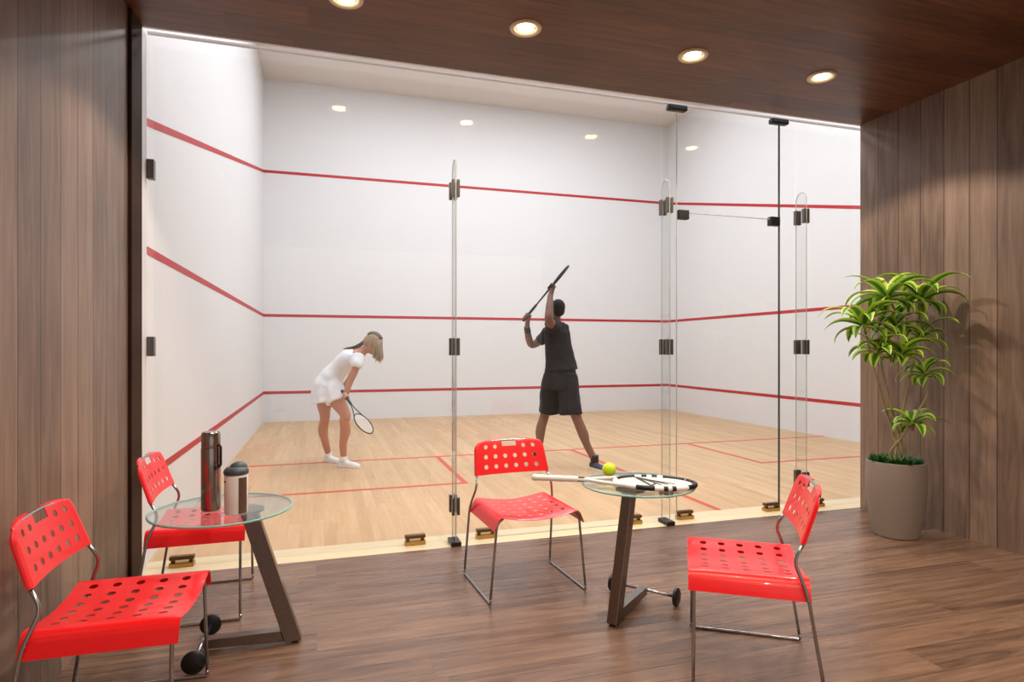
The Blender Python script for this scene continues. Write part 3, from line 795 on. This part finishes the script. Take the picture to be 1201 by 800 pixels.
# dress
bm = bmesh.new()
limb(bm, [w(421.5, 415.5), w(416, 418), w(409, 422), w(398, 432), w(389, 443), w(385, 452), w(385.5, 462), w(387, 469.5)],
     [(.085, .055), (.17, .095), (.175, .122), (.145, .112), (.19, .135), (.225, .165), (.245, .19), (.26, .212)], lat, 5, cap=False, seg=40)
limb(bm, [w(419, 419.5, -.12), w(418.5, 427, -.19), w(417.5, 431, -.205)], [.09, .074, .064], lat, 4, cap=False)
limb(bm, [w(420, 418, .12), w(418.5, 426, .17), w(417.5, 430, .185)], [.085, .07, .06], lat, 4, cap=False)
limb(bm, [w(388, 447, -.07), w(392.5, 461, -.12), w(396.5, 470, -.135)], [.11, .128, .138], lat, 4, cap=False, seg=32)
limb(bm, [w(384, 449, .08), w(383, 461, .1), w(382, 470, .11)], [.11, .12, .13], lat, 4, cap=False, seg=32)
dress = obj('dress', bm, M['cloth_w'], None); attach(remesh(dress, .008, 3))
crease(dress, .006)
# pleats of the skirt
for vtx in dress.data.vertices:
    zc = vtx.co.z; z1, z0 = w(385, 450).z, w(387, 470).z
    if zc < z1:
        k_ = min(1, (z1-zc)/(z1-z0)); c_ = w(386, 460); dx = vtx.co-c_; ang = math.atan2(dx.y, dx.x)
        n_ = Vector((dx.x, dx.y, 0)).normalized(); vtx.co += n_*(.012*k_*math.sin(ang*15))
# hair
bm = bmesh.new()
ell(bm, q(-.022, 0, .038), (.106, .09, .095), rot); ell(bm, q(-.06, 0, -.0), (.065, .078, .08), rot)
hr = attach(remesh(obj('hair', bm, M['hair_w'], None), .006, 2))
bm = bmesh.new(); bmd = bmesh.new(); rnd = random.Random(3)
for i in range(120):
    y = rnd.uniform(-.085, .085); x0 = rnd.uniform(-.05, .055)
    a = q(x0, y*.7, .10-abs(x0)*.3); b = q(x0+.035, y*1.08, .04); c_ = b+UP*-rnd.uniform(.06, .10)+RIGHT*rnd.uniform(-.015, .02); d_ = c_+UP*-rnd.uniform(.05, .12)+RIGHT*rnd.uniform(-.03, .015)
    if i % 4 == 0:
        yy = rnd.uniform(-.06, .06); kk = math.sqrt(1-(yy/.09)**2)
        tube(bmd, [q(-.022+.106*kk*math.cos(R(g)), yy, .038+.096*kk*math.sin(R(g))) for g in range(175, 40, -15)], .006, 6)
    else: tube(bm, catmull([a, b, c_, d_], 5), .009, 6, rf=lambda s: .011*(1-s)**.6+.0015)
obj('hair_strands', bm, M['hair_w'], hr, True); obj('dark_strands', bmd, M['hair_d'], hr, True)
bm = bmesh.new()
for i in range(9):
    o_ = Vector((rnd.uniform(-.012, .012), rnd.uniform(-.02, .02), rnd.uniform(-.012, .012)))
    tube(bm, catmull([q(-.09, 0, .03)+o_*.4, w(424, 403.5)+o_, w(416, 408)+o_*1.4, w(403+rnd.uniform(-2, 4), 410)+o_*1.6], 5), .01, 6, rf=lambda s: .012*(1-s)**.5+.002)
obj('ponytail', bm, M['hair_d'], hr, True)
for hl_, to_, an in ((hn, tn, an_n), (hf, tf, an_f)):
    bm = bmesh.new(); shoe(bm, hl_, to_, .046, ankle=an-UP*.01); o = obj('shoe', bm, M['shoe_w'], None); attach(remesh(o, .006, 3)); 
    bm = None; sole(o, hl_, to_, M['white'])
    bm = bmesh.new(); limb(bm, [an-UP*.03, an+UP*.03], [.042, .040], lat, 3, cap=False); attach(obj('sock', bm, M['shoe_w'], None, True))
rk2, _ = make_racket('squash_racket', "racket with pale strings held by the woman in white, its head hanging at knee height", (tp-bt).length, .152, .105, M['darkmetal'], M['black'], M['string'], .0019, ftube=.0065, gl=.18, pitch=.013)
orient(rk2, bt, tp, FWD*-1+RIGHT*1.5+UP*.3)

# ---- man, racket swung up, seen from behind
D0 = 7.0
root = empty('person', (2.62, 6.45, 0)); tag(root, 'man in black sports clothes seen from behind, swinging his racket overhead', 'person')
bm = bmesh.new(); lat = (RIGHT*.85+FWD*.5).normalized()
limb(bm, [w(657, 446), w(657, 436), w(656, 420), w(655, 400), w(653.5, 388), w(652.5, 379), w(652, 371)], [(.15, .11), (.155, .12), (.14, .1), (.155, .11), (.14, .085), (.058, .058), (.055, .055)], lat, 5)
hr_, tr_ = ground(693, 549.5), ground(700, 553.5); tr_ = hr_+(RIGHT*.55-FWD*.83)*.285
hl_, tl_ = ground(634, 541), None; tl_ = hl_+(RIGHT*-.75-FWD*.65)*.285
for p in (hr_, tr_, hl_, tl_): p.z = 0
an_r = hr_.lerp(tr_, .22)+UP*.1; an_l = hl_.lerp(tl_, .22)+UP*.1
limb(bm, [w(664, 447, -.03), w(669, 466, -.08), w(674.5, 484, -.12), w(677.5, 493, -.12), w(684, 509, -.13), w(688.5, 522, -.15), an_r, an_r-UP*.06], [(.1, .1), (.088, .09), (.062, .064), (.055, .058), (.058, .06), (.042, .044), .038, .038], lat, 5)
limb(bm, [w(649, 447, .05), w(644, 465, .1), w(640.5, 481, .15), w(638, 490, .16), w(634, 504, .18), w(633, 520, .2), an_l, an_l-UP*.06], [(.1, .1), (.088, .09), (.06, .062), (.055, .056), (.058, .06), (.042, .044), .038, .038], lat, 5)
bt, tp = w(613.5, 376.5, -.1), w(667.5, 311, -.2); ax = (tp-bt).normalized()
h1 = bt+ax*.065; h2 = bt+ax*.065+ax*.0+(w(646.5, 337, -.16)-h1)*1.0; h2 = bt+ax*((h2-bt).dot(ax))
wr1 = w(618, 384, .02); wr2 = w(645.5, 347, -.2)
limb(bm, [w(643, 391, .1), w(634, 399, .18), w(624, 404.5, .2), w(620, 396, .12), wr1], [.056, .05, .042, .042, .029], FWD, 5)
limb(bm, [w(649, 385, -.08), w(646.5, 380, -.2), w(644, 374.5, -.31), w(644.5, 362, -.27), wr2], [.06, .056, .05, .045, .032], FWD, 5)
for c_, wr in ((h1, wr1), (h2, wr2)):
    pv = wr-c_; pv = (pv-ax*pv.dot(ax)).normalized(); fist(bm, c_, ax, pv, .0155, 1.02); limb(bm, [wr, c_+pv*.032], [.029, .026], FWD, 4)
q, rot = head(bm, w(652.5, 363.5, .0), (RIGHT*-.62+FWD*.78), UP, 1.0)
body = attach(remesh(obj('body', bm, M['skin_m'], None), .006, 4)); face_parts(body, q, rot, 1)
bm = bmesh.new(); ell(bm, q(-.028, 0, .034), (.088, .081, .09), rot); ell(bm, q(-.045, 0, -.01), (.062, .072, .07), rot)
attach(remesh(obj('hair', bm, M['hair_m'], None), .006, 1))
# shirt
bm = bmesh.new()
limb(bm, [w(653, 378.5), w(653.5, 384), w(653.5, 392), w(654.5, 404), w(656.5, 418), w(657.5, 428), w(658, 434.5)],
     [(.085, .075), (.15, .1), (.165, .125), (.165, .125), (.178, .13), (.2, .145), (.212, .155)], lat, 5, cap=False, seg=40)
limb(bm, [w(644, 389.5, .08), w(638, 396, .14), w(632.5, 400.5, .17)], [.082, .072, .066], FWD, 4, cap=False)
limb(bm, [w(650, 386, -.06), w(647.5, 381.5, -.14), w(645.8, 378, -.21)], [.088, .08, .072], FWD, 4, cap=False)
crease(attach(remesh(obj('shirt', bm, M['cloth_b'], None), .008, 4)), .009)
bm = bmesh.new()
limb(bm, [w(657.5, 431), w(657, 442), w(657, 456)], [(.19, .135), (.21, .158), (.215, .17)], lat, 4, cap=False, seg=40)
limb(bm, [w(649, 440, .04), w(645.5, 462, .08), w(644.5, 483, .13)], [.115, .122, .125], lat, 4, cap=False, seg=32)
limb(bm, [w(665, 440, -.03), w(667.5, 462, -.07), w(669.5, 486.5, -.11)], [.115, .125, .132], lat, 4, cap=False, seg=32)
crease(attach(remesh(obj('shorts', bm, M['cloth_s'], None), .008, 3)), .011)
bm = bmesh.new(); dwr = (w(620, 396, .12)-wr1).normalized(); limb(bm, [wr1+dwr*.0, wr1+dwr*.07], [.036, .039], FWD, 3, cap=False); attach(obj('wristband', bm, M['black'], None, True))
for h_, t_, an in ((hr_, tr_, an_r), (hl_, tl_, an_l)):
    bm = bmesh.new(); shoe(bm, h_, t_, .05, ankle=an-UP*.02); o = attach(remesh(obj('shoe', bm, M['shoe_b'], None), .006, 3)); sole(o, h_, t_, M['white'], .051)
    bm = bmesh.new(); limb(bm, [an-UP*.03, an+UP*.06], [.046, .046], lat, 3, cap=False); attach(obj('sock', bm, M['black'], None, True))
rk3, _ = make_racket('squash_racket', 'dark racket seen edge-on, raised overhead in both hands by the man in black', (tp-bt).length, .155, .105, M['black'], M['darkmetal'], M['darkmetal'], .0012, ftube=.009, gl=.2, pitch=.014)
orient(rk3, bt, tp, RIGHT*.77+UP*-.64+FWD*.12)

# ------------------------------------------------------------------ light
def area(name, loc_, sx, sy, e_, col=(1, 1, 1), rot=(0, 0, 0)):
    l = bpy.data.lights.new(name, 'AREA'); l.shape = 'RECTANGLE'; l.size = sx; l.size_y = sy; l.energy = e_; l.color = col
    o = bpy.data.objects.new(name, l); COL.objects.link(o); o.location = loc_; o.rotation_euler = rot; return o
for x in (.95, 3.05, 4.95):
    for y in (5.3, 7.5, 9.7):
        area('court_light', (x, y, ZT-.03), 1.3, .5, 52, (.88, .94, 1))
wd = bpy.data.worlds.new('World'); S.world = wd; wd.use_nodes = True
bg = wd.node_tree.nodes['Background']; bg.inputs[0].default_value = (1, .99, .98, 1); bg.inputs[1].default_value = .6

# ------------------------------------------------------------------ camera
cd = bpy.data.cameras.new('Camera'); cam = bpy.data.objects.new('Camera', cd); COL.objects.link(cam)
cd.sensor_fit = 'HORIZONTAL'; cd.sensor_width = 36; cd.lens = F/1201*36
cam.location = (0, 0, H); cam.rotation_euler = (PI/2, 0, -TH); cd.shift_y = (VH-400)/1201; cd.clip_start = .05
S.camera = cam
S.view_settings.view_transform = 'Standard'; S.view_settings.look = 'None'; S.view_settings.gamma = 1
S.view_settings.exposure = 0; S.view_settings.use_curve_mapping = False
